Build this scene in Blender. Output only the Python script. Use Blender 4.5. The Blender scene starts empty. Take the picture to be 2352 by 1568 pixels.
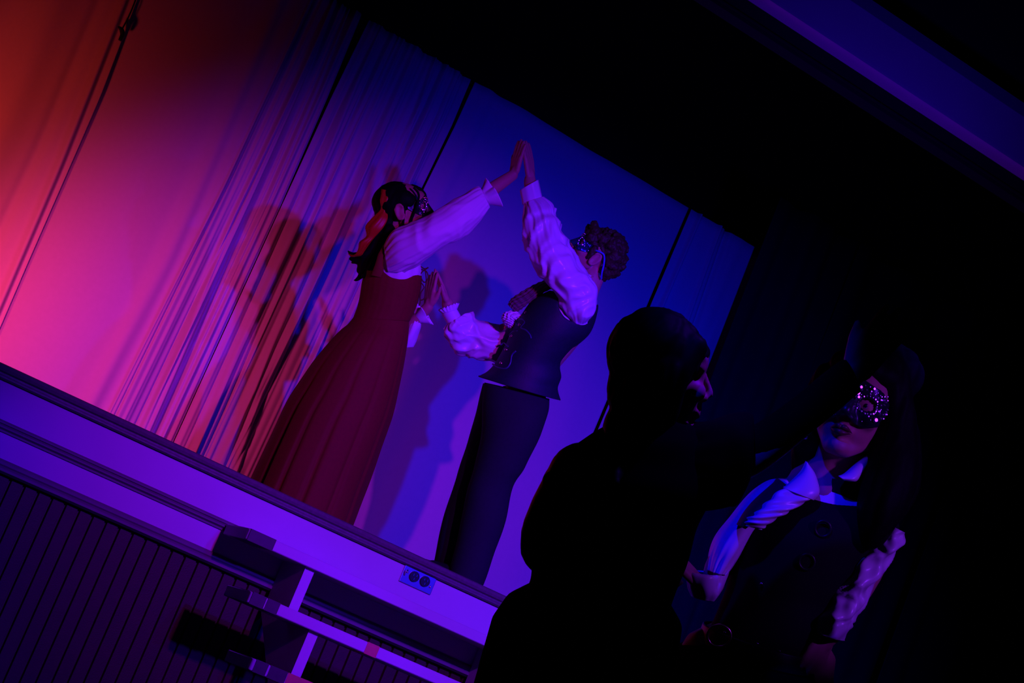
import bpy, bmesh, math, random
from mathutils import Vector, Matrix, noise
from mathutils.bvhtree import BVHTree
random.seed(7)
S = bpy.context.scene
COL = S.collection

# ------------------------------------------------------------------ camera
W, H, F = 2352., 1568., 4800.
CX, CY = W / 2, H / 2
d1 = Vector((9024, 4766, F)).normalized()
th = math.radians(22.3)
a_, b_ = math.sin(th), -math.cos(th)
upv = Vector((a_, b_, -(a_ * 9024 + b_ * 4766) / F)).normalized()
yv = upv.cross(d1)
RM = Matrix((d1, yv, upv))                     # camera (x right, y down, z forward) -> world
RT, DN, FW = RM @ Vector((1, 0, 0)), RM @ Vector((0, 1, 0)), RM @ Vector((0, 0, 1))
ZS = 1.35                                      # height of the stage floor
def ray(px, py): return RM @ Vector(((px - CX) / F, (py - CY) / F, 1))
CAM = Vector((0, 0, ZS)) - ray(1100, 832 + .4626 * 1100) * 9.2
def PY(px, py, Y):
    r = ray(px, py)
    return CAM + r * ((Y - CAM.y) / r.y)
def PD(px, py, d): return CAM + ray(px, py) * d
cd = bpy.data.cameras.new('camera'); cam = bpy.data.objects.new('camera', cd); COL.objects.link(cam)
cd.sensor_width = 36; cd.lens = F / W * 36; cd.clip_end = 100
cam.matrix_world = Matrix.Translation(CAM) @ Matrix((RT, -DN, -FW)).transposed().to_4x4()
S.camera = cam

# ------------------------------------------------------------------ world, exposure, lights
w = bpy.data.worlds.new('world'); S.world = w; w.use_nodes = True
w.node_tree.nodes['Background'].inputs[0].default_value = (0.02, 0.02, 0.1, 1)
w.node_tree.nodes['Background'].inputs[1].default_value = 0.004
S.view_settings.view_transform = 'Standard'; S.view_settings.look = 'None'
S.view_settings.exposure = 0; S.view_settings.gamma = 1
def spot(name, loc, aim, color, power, angle=60, blend=.6, radius=.08):
    l = bpy.data.lights.new(name, 'SPOT'); l.color = color; l.energy = power
    l.spot_size = math.radians(angle); l.spot_blend = blend; l.shadow_soft_size = radius
    o = bpy.data.objects.new(name, l); COL.objects.link(o); o.location = loc
    o.rotation_euler = (Vector(aim) - Vector(loc)).to_track_quat('-Z', 'Y').to_euler()
    return o
spot('violet_front_spot', (-1.15, -6.0, 3.35), (-.35, .8, 1.45), (.42, .008, .58), 980, 38, 1, .07)
spot('blue_front_spot', (-.45, -6.0, 3.3), (.70, .8, 1.70), (.002, .006, 1), 1550, 45, .9, .07)
spot('blue_right_spot', (2.4, -6.0, 3.4), (.85, .8, 1.6), (.002, .006, 1), 1050, 37, .9, .07)
spot('blue_low_spot', (-1.0, -6.0, 3.0), (-1.6, 0, -.05), (.05, .001, 1), 1250, 30, .5, .07)
spot('red_footlight', (-2.9, .35, 1.47), (-2.75, 1.9, 1.98), (1, .045, .05), 92, 95, 1, .10)
spot('magenta_footlight', (-2.5, .25, 1.47), (-1.40, 1.9, 1.72), (1, .035, .30), 120, 74, 1, .10)
spot('cornice_blue_fill', (1.0, -1.1, 3.2), (.9, -.1, 4.5), (.03, .001, 1), 34, 120, 1, .1)  # added lamp in mid-air, there only to brighten the cornice front
spot('cornice_violet_fill', (2.2, -.70, .15), (1.3, -.05, 4.38), (.45, .001, .7), 34, 70, 1, .1)  # added unseen lamp that tints the underside of the cornice violet
WP = PD(1930, 1100, 4.72)
HALL_VIOLET = WP + RT * 1.6 - FW * 1.6 + Vector((0, 0, .5))
LAMPS = [(-1.15, -6.0, 3.35), (-.45, -6.0, 3.3)]
spot('hall_violet_spot', HALL_VIOLET, PD(1965, 1150, 4.72), (.22, .02, 1), 100, 17, .4, .05)
spot('hall_blue_spot', WP - RT * 1.35 - FW * 2.0 + Vector((0, 0, 2.3)), PD(1725, 1230, 4.7), (.001, .001, 1), 230, 12.6, .4, .04)
ZP = PD(1600, 900, 4.3)
spot('hall_side_spot', ZP + RT * .46 - FW * .1 + Vector((0, 0, 2.0)), PD(1610, 890, 4.3), (.11, .001, 1), 260, 9, .5, .04)

# ------------------------------------------------------------------ materials
MATS = {}
def mat(name, col, rough=.8, metal=0, noise_amt=.0, scale=30, bump=0, bscale=200, sheen=0, spec=.3):
    if name in MATS: return MATS[name]
    m = bpy.data.materials.new(name); m.use_nodes = True
    nt = m.node_tree; b = nt.nodes['Principled BSDF']
    b.inputs['Base Color'].default_value = (*col, 1); b.inputs['Roughness'].default_value = rough
    b.inputs['Metallic'].default_value = metal; b.inputs['Specular IOR Level'].default_value = spec
    if sheen: b.inputs['Sheen Weight'].default_value = sheen
    tc = nt.nodes.new('ShaderNodeTexCoord')
    if noise_amt:
        n = nt.nodes.new('ShaderNodeTexNoise'); n.inputs['Scale'].default_value = scale; n.inputs['Detail'].default_value = 6
        mx = nt.nodes.new('ShaderNodeMix'); mx.data_type = 'RGBA'
        mx.inputs[6].default_value = (*[c * (1 - noise_amt) for c in col], 1)
        mx.inputs[7].default_value = (*[min(1, c * (1 + noise_amt)) for c in col], 1)
        nt.links.new(tc.outputs['Object'], n.inputs['Vector']); nt.links.new(n.outputs['Fac'], mx.inputs[0])
        nt.links.new(mx.outputs[2], b.inputs['Base Color'])
    if bump:
        n = nt.nodes.new('ShaderNodeTexNoise'); n.inputs['Scale'].default_value = bscale; n.inputs['Detail'].default_value = 3
        bp = nt.nodes.new('ShaderNodeBump'); bp.inputs['Strength'].default_value = bump; bp.inputs['Distance'].default_value = .01
        nt.links.new(tc.outputs['Object'], n.inputs['Vector']); nt.links.new(n.outputs['Fac'], bp.inputs['Height'])
        nt.links.new(bp.outputs['Normal'], b.inputs['Normal'])
    MATS[name] = m
    return m
def M(n): return MATS[n]
mat('curtain_cloth', (.53, .48, .46), .95, noise_amt=.04, scale=40, bump=.05, bscale=400)
mat('black_paint', (.006, .006, .007), .9, noise_amt=.2)
mat('navy_drape', (.010, .010, .020), .95, noise_amt=.2, scale=15, spec=.1)
mat('black_velour', (.004, .004, .006), 1, noise_amt=.2, spec=.05)
mat('stage_boards', (.05, .03, .02), .7, noise_amt=.3, scale=12)
mat('hall_floor', (.03, .02, .015), .6, noise_amt=.3, scale=8)
mat('white_paint', (.46, .44, .44), .6, noise_amt=.05, scale=6, bump=.04, bscale=60)
mat('nosing_wood', (.11, .085, .085), .5, noise_amt=.35, scale=50, bump=.15, bscale=90)
mat('dark_wood', (.032, .007, .004), .55, noise_amt=.4, scale=18, bump=.1)
mat('plum_paint', (.13, .09, .105), .6, noise_amt=.2, scale=10)
mat('plate_metal', (.25, .26, .36), .32, .9, noise_amt=.1)
mat('socket_black', (.012, .012, .014), .35)
mat('dark_band', (.06, .045, .05), .45, noise_amt=.25, scale=40)  # dark colour of the bands at the tread ends
mat('bare_wood', (.55, .20, .10), .6, noise_amt=.35, scale=25)
mat('skin', (.52, .25, .19), .5, noise_amt=.06, scale=60)
mat('skin_tan', (.50, .22, .16), .5, noise_amt=.06, scale=60)
mat('white_blouse', (.80, .74, .78), .55, noise_amt=.03, bump=.06, bscale=150)
mat('shaded_white_lace', (.16, .07, .09), .8, noise_amt=.3, scale=120)  # white collar frill with its shade put into the colour
mat('white_satin', (.78, .74, .80), .32, noise_amt=.03, spec=.6)
mat('red_dress', (.19, .006, .007), .8, noise_amt=.15, scale=60, bump=.05, bscale=300)
mat('red_lace', (.10, .004, .006), .6)
mat('red_ribbon', (.55, .02, .008), .4, noise_amt=.15, scale=30)
mat('black_hair', (.004, .003, .004), .6, noise_amt=.4, scale=80, spec=.05)
mat('brown_hair', (.05, .018, .012), .6, noise_amt=.5, scale=60)
mat('navy_vest', (.012, .011, .032), .6, noise_amt=.25, scale=50, bump=.1, bscale=160)
mat('navy_braid', (.05, .05, .16), .35)
mat('dark_trousers', (.012, .011, .020), .85, noise_amt=.2, scale=60)
mat('black_leather', (.012, .011, .013), .35, noise_amt=.2)
mat('black_cloth', (.002, .002, .0025), 1, noise_amt=.2, spec=.03)
mat('black_vest', (.003, .0025, .0035), .8, noise_amt=.2, spec=.2)
mat('silver_metal', (.75, .73, .8), .18, 1)
mat('pink_metal', (.85, .5, .42), .25, 1)
mat('mask_dark', (.03, .025, .05), .35, .6, noise_amt=.3, scale=60)
mat('mask_blue', (.03, .06, .22), .25, .7, noise_amt=.4, scale=60)
mat('sequin', (.95, .9, .97), .38, 1)
mat('sequin_blue', (.35, .7, 1), .38, 1)
mat('sequin_red', (1, .35, .25), .38, 1)
mat('blue_ribbon', (.06, .09, .6), .45)
mat('lip_dark', (.12, .02, .03), .4)
mat('eye_white', (.35, .33, .34), .3)
mat('drape_rod', (.008, .008, .008), .5, .5)

# ------------------------------------------------------------------ object helpers
def tag(o, label=None, cat=None, group=None, kind=None):
    if label: o['label'] = label
    if cat: o['category'] = cat
    if group: o['group'] = group
    if kind: o['kind'] = kind
    return o
ROOT = {}
def empty(name, loc, label, cat, group=None):
    o = bpy.data.objects.new(name, None); COL.objects.link(o); o.location = loc; o.empty_display_size = .1
    ROOT[o.name] = Vector(loc)
    return tag(o, label, cat, group)
def base_of(o):
    while o.parent: o = o.parent
    return Vector(o.location)
def link(name, me, m, parent=None, smooth=True, label=None):
    """link a mesh given in world coordinates as one object; children are re-expressed at the root's base"""
    o = bpy.data.objects.new(name, me); COL.objects.link(o)
    me.materials.clear(); me.materials.append(M(m) if isinstance(m, str) else m)
    if parent is not None:
        me.transform(Matrix.Translation(-base_of(parent))); o.parent = parent
    for p in me.polygons: p.use_smooth = smooth
    if label: o['label'] = label
    return o
def from_bm(name, bm, m, parent=None, smooth=True, label=None, origin=None):
    bmesh.ops.recalc_face_normals(bm, faces=bm.faces)
    me = bpy.data.meshes.new(name); bm.to_mesh(me); bm.free()
    if parent is None:
        if origin is None:
            cs = [v.co for v in me.vertices]
            origin = Vector((sum(c.x for c in cs) / len(cs), sum(c.y for c in cs) / len(cs), min(c.z for c in cs)))
        me.transform(Matrix.Translation(-Vector(origin)))
        o = link(name, me, m, None, smooth, label); o.location = origin
        return o
    return link(name, me, m, parent, smooth, label)
def box(bm, x0, x1, y0, y1, z0, z1, bev=0):
    r = bmesh.ops.create_cube(bm, size=1)
    vs = r['verts']
    for v in vs:
        v.co = Vector((x0 + (v.co.x + .5) * (x1 - x0), y0 + (v.co.y + .5) * (y1 - y0), z0 + (v.co.z + .5) * (z1 - z0)))
    if bev:
        es = list({e for v in vs for e in v.link_edges})
        bmesh.ops.bevel(bm, geom=es, offset=bev, segments=2, affect='EDGES', profile=.7)
def prism_x(bm, prof, x0, x1):
    """profile [(y,z)...] extruded along X"""
    A = [bm.verts.new((x0, y, z)) for y, z in prof]; B = [bm.verts.new((x1, y, z)) for y, z in prof]
    n = len(prof)
    for i in range(n):
        bm.faces.new((A[i], A[(i + 1) % n], B[(i + 1) % n], B[i]))
    bm.faces.new(A); bm.faces.new(B[::-1])
def struct(name, bm, m, smooth=False):
    return tag(from_bm(name, bm, m, None, smooth), kind='structure')
def sphere(bm, c, r, sub=2):
    ret = bmesh.ops.create_icosphere(bm, subdivisions=sub, radius=r, matrix=Matrix.Translation(c)); return ret['verts']
def cat(P, t):
    """Catmull-Rom over rows of numbers, t in 0..1"""
    n = len(P) - 1; x = min(max(t, 0), 1) * n; i = min(int(x), n - 1); f = x - i
    p0, p1, p2, p3 = P[max(i - 1, 0)], P[i], P[i + 1], P[min(i + 2, n)]
    return [.5 * ((2 * b) + (c - a) * f + (2 * a - 5 * b + 4 * c - d) * f * f + (3 * b - a - 3 * c + d) * f ** 3)
            for a, b, c, d in zip(p0, p1, p2, p3)]
def tube(bm, pts, rad, n=8, m=None, closed=False):
    """round tube through world points; rad number or list"""
    rows = [(*p, (rad[i] if isinstance(rad, (list, tuple)) else rad)) for i, p in enumerate(pts)]
    m = m or (len(pts) - 1) * 6
    C = [cat(rows, k / m) for k in range(m + 1)]
    pos = [Vector(c[:3]) for c in C]; prev = None; rings = []
    for k in range(m + 1):
        t = (pos[min(k + 1, m)] - pos[max(k - 1, 0)]).normalized()
        if prev is None:
            prev = t.orthogonal().normalized()
        prev = (prev - t * prev.dot(t)).normalized(); q = t.cross(prev)
        rings.append([bm.verts.new(pos[k] + (prev * math.cos(2 * math.pi * j / n) + q * math.sin(2 * math.pi * j / n)) * max(C[k][3], 1e-4)) for j in range(n)])
    for k in range(m):
        for j in range(n):
            bm.faces.new((rings[k][j], rings[k][(j + 1) % n], rings[k + 1][(j + 1) % n], rings[k + 1][j]))
    bm.faces.new(rings[0][::-1]); bm.faces.new(rings[-1])

# ------------------------------------------------------------------ the setting
bm = bmesh.new(); box(bm, -9, 9, -10.5, 0, -.06, 0); struct('floor', bm, 'hall_floor')
bm = bmesh.new(); box(bm, -7, 7, .0, 3.1, ZS - .06, ZS); struct('floor_stage', bm, 'stage_boards')
bm = bmesh.new(); box(bm, -7, 7, 3.1, 3.2, 0, 7); struct('wall_back', bm, 'black_paint')
bm = bmesh.new(); box(bm, -7, 7, .0, .1, 4.28, 7)
struct('wall_front_upper', bm, 'black_paint')
bm = bmesh.new(); box(bm, -7.1, -7, -10, 3.2, 0, 7); struct('wall_left', bm, 'black_paint')
bm = bmesh.new(); box(bm, 7, 7.1, -10, 3.2, 0, 7); struct('wall_right', bm, 'black_paint')
bm = bmesh.new(); box(bm, -9, 9, -10.5, 3.2, 7, 7.1); struct('ceiling', bm, 'black_paint')
# beadboard below the stage edge: boards with a V groove between them
bm = bmesh.new()
prof = []; x = -5.2; bw = .061
while x < 5.2:
    prof += [(x, .012), (x + .004, .0), (x + bw - .010, .0), (x + bw - .006, .012)]; x += bw
A = [bm.verts.new((x, y + .02, 0)) for x, y in prof]; B = [bm.verts.new((x, y + .02, .97)) for x, y in prof]
for i in range(len(prof) - 1): bm.faces.new((A[i], A[i + 1], B[i + 1], B[i]))
box(bm, -5.2, 5.2, .04, .08, 0, .97)
struct('wall_front', bm, 'dark_wood')
def trim(n, prof, m):
    b = bmesh.new(); prism_x(b, prof, -5.2, 5.2); struct('trim_%d' % n, b, m)
# nosing of the stage: rounded, then a small step under it
trim(1, [(.05, 1.350), (-.018, 1.350), (-.030, 1.345), (-.036, 1.333), (-.032, 1.322), (-.022, 1.316), (-.022, 1.309), (-.026, 1.304), (-.026, 1.298), (-.012, 1.292), (.05, 1.292)], 'nosing_wood')
trim(2, [(.05, 1.292), (0, 1.292), (0, 1.150), (.05, 1.150)], 'white_paint')
trim(3, [(.05, 1.150), (-.006, 1.150), (-.016, 1.143), (-.016, 1.137), (-.010, 1.134), (-.020, 1.127), (-.020, 1.121), (-.008, 1.114), (-.008, 1.106), (.05, 1.106)], 'plum_paint')
trim(4, [(.05, 1.106), (0, 1.106), (0, 1.010), (.05, 1.010)], 'white_paint')
trim(5, [(.05, 1.010), (-.010, 1.010), (-.018, 1.000), (-.018, .990), (-.012, .984), (-.022, .976), (-.022, .966), (-.004, .957), (.05, .957)], 'plum_paint')
# cornice band over the opening and a thin picture rail under it
trim(6, [(.0, 4.385), (-.13, 4.385), (-.13, 4.40), (-.12, 4.62), (-.09, 4.70), (.0, 4.74)], 'white_paint')
b = bmesh.new(); prism_x(b, [(.0, 4.300), (-.012, 4.300), (-.012, 4.308), (.0, 4.308)], -5.2, 5.2); struct('trim_7', b, 'black_paint')

# ------------------------------------------------------------------ curtains
YC = 1.9
def line_fn(pts):
    q = sorted([(PY(px, py, YC).z, PY(px, py, YC).x) for px, py in pts])
    def fn(z):
        if z <= q[0][0]: i = 0
        elif z >= q[-1][0]: i = len(q) - 2
        else: i = max(k for k in range(len(q) - 1) if q[k][0] <= z)
        (z0, x0), (z1, x1) = q[i], q[i + 1]
        return x0 + (x1 - x0) * (z - z0) / (z1 - z0)
    return fn
def const(x): return lambda z: x
def between(a, b, u, wob=0):
    return lambda z: a(z) + (b(z) - a(z)) * (u + wob * math.sin(z * 2.1 + u * 40))
def fine(a, b, n, seed, lo=.03, hi=.97):
    r = random.Random(seed)
    return [(between(a, b, lo + (hi - lo) * (i + r.uniform(.1, .9)) / n, .004), r.uniform(.006, .013), r.choice((1, 1, -1)) * r.uniform(.010, .022)) for i in range(n)]
def panel(e0, e1, folds, gather, label, yoff=0, ztop=4.0, dx=.006, hook=None, top_sag=0):
    """one hanging cloth between two edges; folds (line, width, depth); gather (frequency, amplitude, ramp) """
    if len(folds) > 5: dx = .004
    nz = 48; xm0 = e0(2.7); xm1 = e1(2.7); nx = max(8, int((xm1 - xm0) / dx))
    bm = bmesh.new(); rows = []
    for k in range(nz + 1):
        z = ZS + .012 + (ztop - ZS - .012) * k / nz; r = []
        for i in range(nx + 1):
            u = i / nx; x = e0(z) + (e1(z) - e0(z)) * u
            y = YC + yoff
            for fn, wd, dp in folds:
                d = (x - fn(z)) / wd
                if abs(d) < 4: y -= dp * math.exp(-d * d)
            fr, am, ramp = gather
            ph = noise.noise((x * 1.3, z * .25, 3.1)) * 2.2
            y -= am * ramp(u) * (math.sin(x * fr + ph * 3) + .5 * math.sin(x * fr * 2.3 + ph * 5 + 1))
            y -= .012 * noise.noise((x * 1.6, z * .5, 9.7))
            r.append(bm.verts.new((x, y, z - (top_sag * math.sin(math.pi * u) if k == nz else 0))))
        rows.append(r)
    for k in range(nz):
        for i in range(nx):
            bm.faces.new((rows[k][i], rows[k][i + 1], rows[k + 1][i + 1], rows[k + 1][i]))
    o = from_bm('stage_curtain', bm, 'curtain_cloth')
    sm = o.modifiers.new('thickness', 'SOLIDIFY'); sm.thickness = .004; sm.offset = 1
    tag(o, label, 'curtain', 'pale curtains hung across the back of the stage')
    return o
E1 = [(310, 0), (275, 90), (225, 220), (160, 370), (60, 600), (0, 740)]
E1b = [(p[0] - 26, p[1]) for p in E1]
P1 = panel(const(-3.6), line_fn(E1), [
    (line_fn([(228, 0), (90, 330), (0, 520)]), .03, -.018), (line_fn([(120, 0), (0, 300)]), .09, .03),
    (line_fn([(268, 30), (120, 400), (0, 680)]), .02, .03), (line_fn([(298, 0), (150, 370), (0, 720)]), .018, -.02)],
    (14, .012, lambda u: 1), 'red lit curtain at the far left with a folded edge held by a black clip', yoff=-.035)
P2 = panel(line_fn(E1b), line_fn([(828, 38), (750, 228), (641, 480), (500, 790), (400, 1010)]), [
    (line_fn([(632, 285), (535, 490), (444, 714), (330, 975)]), .012, .03),
    (line_fn([(700, 0), (560, 300), (430, 610), (270, 940)]), .05, .04),
    (line_fn([(640, 0), (500, 330), (380, 600), (220, 900)]), .05, .03),
    (line_fn([(735, 60), (620, 330), (500, 600), (360, 940)]), .022, .028),
    (line_fn([(770, 20), (690, 230), (560, 520), (385, 930)]), .018, -.03),
    (line_fn([(800, 60), (720, 240), (610, 480), (470, 790), (370, 1000)]), .02, .03)] + fine(line_fn([(700, 0), (500, 420), (250, 920)]), line_fn([(828, 38), (750, 228), (641, 480), (500, 790), (400, 1010)]), 11, 4),
    (34, .003, lambda u: max(0, (u - .45)) * 1.8), 'widest curtain, flat and crimson at left and pleated magenta at right', top_sag=0)
P3 = panel(line_fn([(849, 45), (758, 230), (643, 480), (502, 790), (402, 1010)]), line_fn([(1082, 182), (1037, 290), (969, 430), (860, 680), (700, 1020)]), [
    (line_fn([(985, 170), (903, 400), (810, 604), (724, 803), (640, 990)]), .009, .028),
    (line_fn([(872, 60), (800, 230), (700, 470), (545, 800), (450, 1020)]), .018, .03),
    (line_fn([(890, 75), (820, 245), (720, 480), (590, 770), (480, 1030)]), .014, -.026),
    (line_fn([(945, 130), (850, 350), (700, 690), (590, 900), (545, 1060)]), .022, .034),
    (line_fn([(918, 110), (840, 290), (750, 500), (620, 790), (520, 1040)]), .016, .024),
    (line_fn([(1000, 200), (930, 370), (830, 600)]), .03, .02),
    (line_fn([(1030, 200), (960, 370), (880, 560)]), .025, .02)] + fine(line_fn([(849, 45), (758, 230), (643, 480), (502, 790), (402, 1010)]), line_fn([(1082, 182), (1037, 290), (969, 430), (860, 680), (700, 1020)]), 16, 8),
    (40, .0035, lambda u: 1), 'closely pleated violet curtain behind the dancer in the red dress')
P4 = panel(line_fn([(1092, 186), (1047, 285), (974, 432), (870, 680), (710, 1025)]), line_fn([(1580, 482), (1374, 970), (1280, 1190)]), [
    (line_fn([(1110, 240), (1010, 450), (900, 690)]), .05, .03), (line_fn([(1180, 300), (960, 800)]), .12, .02)],
    (7, .006, lambda u: 1), 'smooth blue curtain behind the dancer in the vest')
P5 = panel(line_fn([(1586, 484), (1380, 972), (1286, 1192)]), const(2.5), [
    (line_fn([(1600, 510), (1400, 980)]), .012, .03), (line_fn([(1655, 580), (1590, 770), (1500, 980)]), .016, -.03),
    (line_fn([(1635, 570), (1565, 770)]), .012, .025)], (30, .003, lambda u: 1), 'narrow dark blue curtain at the right end of the stage')
bm = bmesh.new(); tube(bm, [(-3.7, YC + .05, 4.0), (0, YC + .05, 4.0), (2.6, YC + .05, 4.0)], .018, 10, 4)
o = from_bm('curtain_pole', bm, 'drape_rod'); tag(o, 'thin black pole along the top edge of the pale curtains', 'pole')
# clip on the first seam, with its cord running up
q = PY(278, 78, YC - .09)
clip = empty('curtain_clip', q, 'small black clip pinching the red curtain edge at upper left', 'clip')
bm = bmesh.new()
tube(bm, [PY(271, 61, YC - .09), PY(279, 68, YC - .09), PY(281, 80, YC - .09), PY(275, 93, YC - .09)], [.004, .012, .012, .009], 8)
from_bm('clip_jaw', bm, 'black_leather', clip)
bm = bmesh.new(); tube(bm, [PY(281, 66, YC - .09), PY(297, 35, YC - .08), PY(313, -5, YC - .06), PY(330, -60, YC - .05)], .004, 6)
from_bm('cord', bm, 'black_leather', clip)

# dark drapes that hang at the right of the opening, each one a piece
def drape(x0, x1, y, z0, z1, label, ph, amp=.05, fr=13):
    bm = bmesh.new(); nx = int((x1 - x0) / .015); nz = 24; rows = []
    for k in range(nz + 1):
        z = z0 + (z1 - z0) * k / nz; r = []
        for i in range(nx + 1):
            x = x0 + (x1 - x0) * i / nx
            yy = y + amp * math.sin(x * fr + ph + .8 * noise.noise((x * 2, z * .3, ph))) + amp * .5 * math.sin(x * fr * 2.1 + ph * 2 + noise.noise((x, z * .4, 5)) * 2)
            r.append(bm.verts.new((x, yy, z)))
        rows.append(r)
    for k in range(nz):
        for i in range(nx): bm.faces.new((rows[k][i], rows[k][i + 1], rows[k + 1][i + 1], rows[k + 1][i]))
    o = from_bm('stage_drape', bm, 'navy_drape')
    sm = o.modifiers.new('thickness', 'SOLIDIFY'); sm.thickness = .006
    return tag(o, label, 'drape', 'dark drapes framing the stage opening')
XD = PY(1747, 577, 1.76).x
drape(XD, 2.4, 1.77, ZS + .01, 4.3, 'dark navy drape hanging where the lit curtains end', .3, .035, 17)
drape(2.42, 3.6, 1.77, ZS + .01, 4.3, 'dark navy drape behind the woman with the jewelled mask', 1.7, .05, 12)
drape(3.62, 5.6, 1.77, ZS + .01, 4.3, 'dark navy drape at the far right edge of the photo', 2.9, .05, 11)

# ------------------------------------------------------------------ outlet plate on the stage front
q = PY(960, 1328, 0)
out = empty('power_outlet', (q.x, -.001, q.z), 'metal double power outlet plate set into the pale stage front', 'outlet')
c0 = q; pw, ph_ = .082, .044
bm = bmesh.new(); box(bm, c0.x - pw, c0.x + pw, -.007, .0, c0.z - ph_, c0.z + ph_, .002); from_bm('cover_plate', bm, 'plate_metal', out, False)
for sx in (-.024, .032):
    bm = bmesh.new()
    r = bmesh.ops.create_cone(bm, cap_ends=True, segments=24, radius1=.024, radius2=.023, depth=.008, matrix=Matrix.Translation((c0.x + sx, -.010, c0.z)) @ Matrix.Rotation(math.radians(90), 4, 'X'))
    so = from_bm('socket', bm, 'socket_black', out, False)
    bm = bmesh.new()
    for a, b2 in ((-.008, .006), (.008, .006), (0, -.010)): box(bm, c0.x + sx + a - .0022, c0.x + sx + a + .0022, -.0165, -.0135, c0.z + b2 - .005, c0.z + b2 + .005)
    from_bm('contact', bm, 'silver_metal', so, False, 'bright metal contacts')
for sx in (-.062, .066):
    bm = bmesh.new(); sphere(bm, (c0.x + sx, -.008, c0.z + (.006 if sx < 0 else -.012)), .005); from_bm('screw', bm, 'silver_metal', out)
bm = bmesh.new(); tube(bm, [(c0.x - .066, -.012, c0.z + .014), (c0.x - .073, -.014, c0.z + .004), (c0.x - .070, -.010, c0.z - .012)], [.003, .004, .002], 8)
from_bm('hinge_tab', bm, 'silver_metal', out, True, 'shiny spring tab')

# ------------------------------------------------------------------ steps up to the stage
st = empty('stage_steps', (-.1, -.8, 0), 'white wooden open steps with dark bands at the tread ends leading up to the stage', 'steps')
ST = [(1.137, -.30), (.897, -.58), (.660, -.86), (.423, -1.14), (.187, -1.42)]
XL, XR = -1.205, 1.15
for i, (z, y) in enumerate(ST):
    bm = bmesh.new()
    # plank with a rounded left front corner
    pts = [(XR, y), (XL + .02, y), (XL + .007, y + .003), (XL + .001, y + .01), (XL, y + .03), (XL, y + .27), (XR, y + .27)]
    A = [bm.verts.new((px, py, z - .045)) for px, py in pts]; B = [bm.verts.new((px, py, z)) for px, py in pts]
    n = len(pts)
    for k in range(n): bm.faces.new((A[k], A[(k + 1) % n], B[(k + 1) % n], B[k]))
    bm.faces.new(A); bm.faces.new(B)
    bmesh.ops.bevel(bm, geom=list(bm.edges), offset=.003, segments=1, affect='EDGES')
    tr = from_bm('tread', bm, 'white_paint', st, False)
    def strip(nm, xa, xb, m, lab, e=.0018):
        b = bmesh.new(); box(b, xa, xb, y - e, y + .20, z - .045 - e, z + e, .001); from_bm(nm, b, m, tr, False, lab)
    if i == 0: strip('end_band', XL + .004, XL + .122, 'dark_band', 'dark band at the end of the tread')  # thin dark wrap round the left end of the tread
    if i == 1:
        strip('end_band', XL + .006, XL + .068, 'dark_band', 'dark band at the end of the tread'); strip('end_band', XL + .072, XL + .130, 'dark_band', 'second dark band')
        strip('bare_patch', -.665, -.608, 'bare_wood', 'bare orange wood patch with a knot')
    if i == 2:
        strip('end_band', XL + .012, XL + .066, 'dark_band', 'dark band at the end of the tread')
        strip('end_band', XL + .074, XL + .150, 'dark_band', 'second dark band')
        strip('bare_patch', XL + .152, -.885, 'bare_wood', 'bare orange wood patch')
for xs in (-.885, .13, 1.05):
    bm = bmesh.new(); prof = [(-.02, 1.092)]
    for i, (z, y) in enumerate(ST):
        prof += [(y + .03, z - .045), (y + .03, (ST[i + 1][0] if i < 4 else .0) )] if i < 4 else [(y + .03, z - .045), (y + .03, 0)]
        if i < 4: prof[-1] = (y + .03, ST[i + 1][0] - .045)
    prof += [(-1.2, 0), (-.02, .86)]
    prism_x(bm, prof, xs - .022, xs + .022)
    from_bm('stringer', bm, 'white_paint', st, False)

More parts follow.
